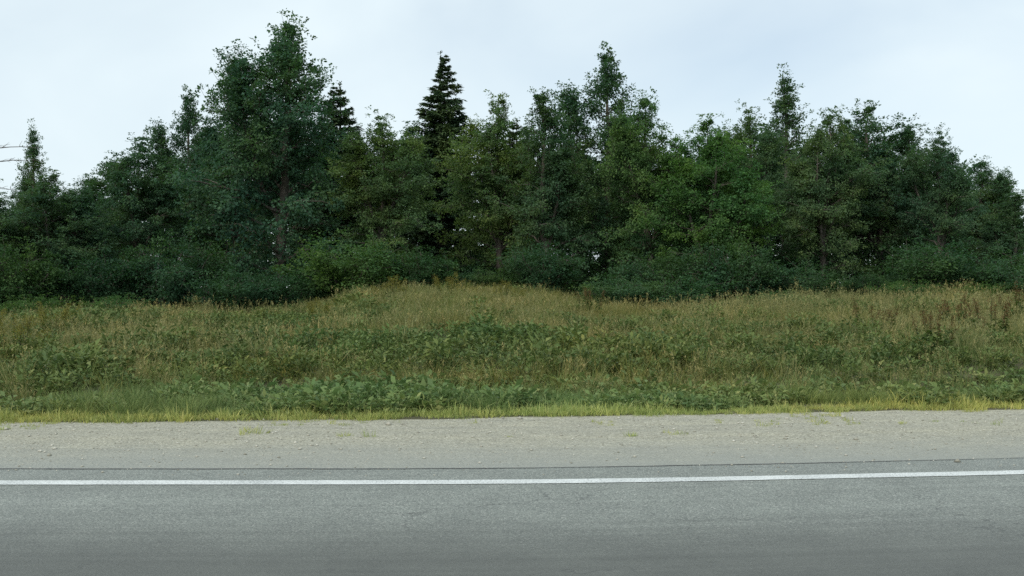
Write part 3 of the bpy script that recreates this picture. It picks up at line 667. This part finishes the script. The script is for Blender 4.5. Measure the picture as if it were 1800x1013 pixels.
# ---------------------------------------------------------------- shrubs along the foot of the wood
GS = 'shrubs along the foot of the trees'
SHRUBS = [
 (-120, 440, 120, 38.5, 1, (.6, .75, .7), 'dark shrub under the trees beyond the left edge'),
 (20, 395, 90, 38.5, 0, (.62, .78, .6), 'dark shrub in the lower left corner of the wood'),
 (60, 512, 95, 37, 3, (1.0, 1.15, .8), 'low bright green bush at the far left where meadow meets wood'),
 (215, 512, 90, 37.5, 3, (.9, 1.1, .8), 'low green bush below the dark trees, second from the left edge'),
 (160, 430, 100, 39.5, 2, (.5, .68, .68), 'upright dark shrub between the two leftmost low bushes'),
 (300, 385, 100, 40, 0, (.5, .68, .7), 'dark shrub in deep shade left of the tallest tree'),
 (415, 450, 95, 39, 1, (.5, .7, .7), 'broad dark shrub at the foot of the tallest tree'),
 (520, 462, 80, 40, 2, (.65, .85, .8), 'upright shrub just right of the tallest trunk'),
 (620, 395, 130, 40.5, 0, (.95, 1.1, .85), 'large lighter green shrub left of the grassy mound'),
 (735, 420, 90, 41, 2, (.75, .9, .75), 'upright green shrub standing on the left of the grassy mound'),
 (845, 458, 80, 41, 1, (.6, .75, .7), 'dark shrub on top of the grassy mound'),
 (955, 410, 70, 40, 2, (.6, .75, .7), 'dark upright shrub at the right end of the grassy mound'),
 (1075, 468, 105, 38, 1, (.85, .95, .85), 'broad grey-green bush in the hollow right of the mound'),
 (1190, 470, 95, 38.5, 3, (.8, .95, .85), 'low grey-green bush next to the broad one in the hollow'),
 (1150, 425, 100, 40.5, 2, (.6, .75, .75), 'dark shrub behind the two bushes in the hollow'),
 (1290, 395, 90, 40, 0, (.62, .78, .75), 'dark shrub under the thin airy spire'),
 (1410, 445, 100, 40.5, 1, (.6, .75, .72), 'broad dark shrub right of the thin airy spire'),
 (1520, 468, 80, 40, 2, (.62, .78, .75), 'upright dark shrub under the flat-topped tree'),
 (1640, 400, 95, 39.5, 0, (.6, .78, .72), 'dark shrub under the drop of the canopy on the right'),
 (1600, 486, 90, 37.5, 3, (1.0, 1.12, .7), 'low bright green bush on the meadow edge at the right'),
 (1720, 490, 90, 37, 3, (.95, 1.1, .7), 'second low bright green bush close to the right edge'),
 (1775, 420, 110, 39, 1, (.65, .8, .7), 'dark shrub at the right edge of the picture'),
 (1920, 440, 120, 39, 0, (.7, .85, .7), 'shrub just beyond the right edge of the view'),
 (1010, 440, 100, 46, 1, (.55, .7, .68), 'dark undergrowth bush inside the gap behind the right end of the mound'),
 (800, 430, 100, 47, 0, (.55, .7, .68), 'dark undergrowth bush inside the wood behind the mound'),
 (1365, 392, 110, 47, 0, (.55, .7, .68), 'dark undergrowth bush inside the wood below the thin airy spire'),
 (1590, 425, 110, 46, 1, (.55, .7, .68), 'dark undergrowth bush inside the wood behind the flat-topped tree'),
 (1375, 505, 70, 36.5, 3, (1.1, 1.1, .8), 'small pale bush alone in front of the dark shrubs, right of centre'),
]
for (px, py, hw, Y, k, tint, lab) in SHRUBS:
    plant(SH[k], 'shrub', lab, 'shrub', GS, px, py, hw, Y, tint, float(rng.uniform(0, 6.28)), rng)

# ---------------------------------------------------------------- tall weeds in the meadow
def weed(seed, kind):
    rng = np.random.default_rng(seed); stm = MB(); lf = MB(); hd = MB()
    ns_, H = (9, .95) if kind == 'dock' else (13, .85)
    for q in range(ns_):
        a = q * 2.4 + rng.normal(0, .4); r = .38 * math.sqrt(rng.random()); h = H * rng.uniform(.6, 1.05); ln = rng.uniform(.05, .25)
        pts = curve((r * .6 * math.cos(a), r * .6 * math.sin(a), -.03), (r * math.cos(a) + ln * math.cos(a), r * math.sin(a) + ln * math.sin(a), h), 0, 6, rng, .012)
        tube(stm, pts, np.linspace(.007, .003, 6), 4)
        n_ = 22; s = rng.uniform(.08, .72, n_); b0 = np.stack([np.interp(s * 5, np.arange(6), pts[:, c]) for c in range(3)], -1)
        aa = rng.uniform(0, 6.28, n_); D = np.stack([np.cos(aa), np.sin(aa), rng.uniform(-.2, .8, n_)], -1)
        Ln = rng.uniform(.09, .17, n_) * (1.25 - s) * (1.3 if kind == 'dock' else 1)
        leaves(lf, rng, b0, D, unit(rng.normal(0, .4, (n_, 3)) + np.array([0, 0, 1])), Ln, Ln * (.2 if kind == 'dock' else .13), rng.uniform(0, 1, n_))
        n_ = 110; s = rng.uniform(.66, 1.0, n_); b0 = np.stack([np.interp(s * 5, np.arange(6), pts[:, c]) for c in range(3)], -1)
        wd_ = .03 if kind == 'dock' else .07 * (1.15 - s)[:, None] * 2.2
        P = b0 + rng.normal(0, 1, (n_, 3)) * wd_ * np.array([1, 1, .6]); Ln = rng.uniform(.014, .03, n_)
        leaves(hd, rng, P, rng.normal(0, 1, (n_, 3)), rng.normal(0, 1, (n_, 3)), Ln, Ln * .4, rng.uniform(0, 1, n_))
    return stm.mesh('stems', M['stem']), lf.mesh('leaves', M['weedleaf'], smooth=False), hd.mesh('seed_heads', M[kind], smooth=False)
M['stem'] = leaf_mat('weed_stem', (.07, .08, .03), (.10, .10, .04), (.12, .11, .05), use_obj=False)
M['weedleaf'] = leaf_mat('weed_leaf', (.05, .09, .025), (.08, .12, .035), (.12, .16, .05), use_obj=False)
M['dock'] = leaf_mat('dock_seed', (.10, .06, .025), (.15, .09, .038), (.21, .13, .06), use_obj=False)
M['goldenrod'] = leaf_mat('goldenrod_head', (.13, .12, .03), (.20, .18, .04), (.28, .25, .06), use_obj=False)
WV = {'dock': [weed(401, 'dock'), weed(402, 'dock')], 'goldenrod': [weed(403, 'goldenrod'), weed(404, 'goldenrod')]}
WEEDS = [  # px of foot, depth, size, kind, variant, label
 (1745, 21.5, 1.05, 'dock', 0, 'rust-brown dock plant nearest the right edge of the meadow'),
 (1690, 25.0, 1.1, 'dock', 1, 'rust-brown dock plant behind and left of the one nearest the right edge'),
 (1785, 27.5, 1.1, 'dock', 1, 'farthest rust-brown dock plant at the right edge of the meadow'),
 (1640, 18.6, .85, 'dock', 0, 'nearest and smallest rust-brown dock plant in the right of the meadow'),
 (1540, 23.5, .95, 'dock', 1, 'leftmost of the rust-brown dock plants in the right of the meadow'),
 (35, 20.5, 1.0, 'goldenrod', 0, 'yellow-headed weed clump nearest the left edge of the meadow'),
 (95, 26.0, 1.1, 'goldenrod', 1, 'yellow-headed weed clump farther back near the left edge'),
 (-30, 24.0, 1.05, 'goldenrod', 1, 'yellow-headed weed clump cut by the left edge of the picture'),
 (690, 33.0, 1.1, 'goldenrod', 0, 'yellow-headed weed clump on the left flank of the grassy mound'),
 (790, 34.5, 1.15, 'goldenrod', 1, 'yellow-headed weed clump on the crest of the grassy mound'),
 (890, 33.0, 1.0, 'goldenrod', 0, 'yellow-headed weed clump on the right flank of the grassy mound'),
 (560, 28.5, .9, 'goldenrod', 1, 'lone yellow-headed weed clump in the meadow left of the mound'),
 (1035, 31.5, .9, 'dock', 0, 'lone rust-brown dock plant in front of the bush in the hollow'),
]
for (px, Y, s, kind, k, lab) in WEEDS:
    x = X_at(px, Y); root = empty('dock_plant' if kind == 'dock' else 'goldenrod_plant', (x, Y, float(ground_z(x, Y)))); root.scale = (s, s, s); root.rotation_euler = (0, 0, float(rng.uniform(0, 6.28)))
    tag(root, lab, 'weed', 'tall weeds in the meadow')
    for nm, me in zip(('stems', 'leaves', 'seed_heads'), WV[kind][k]): link(nm, me, root)
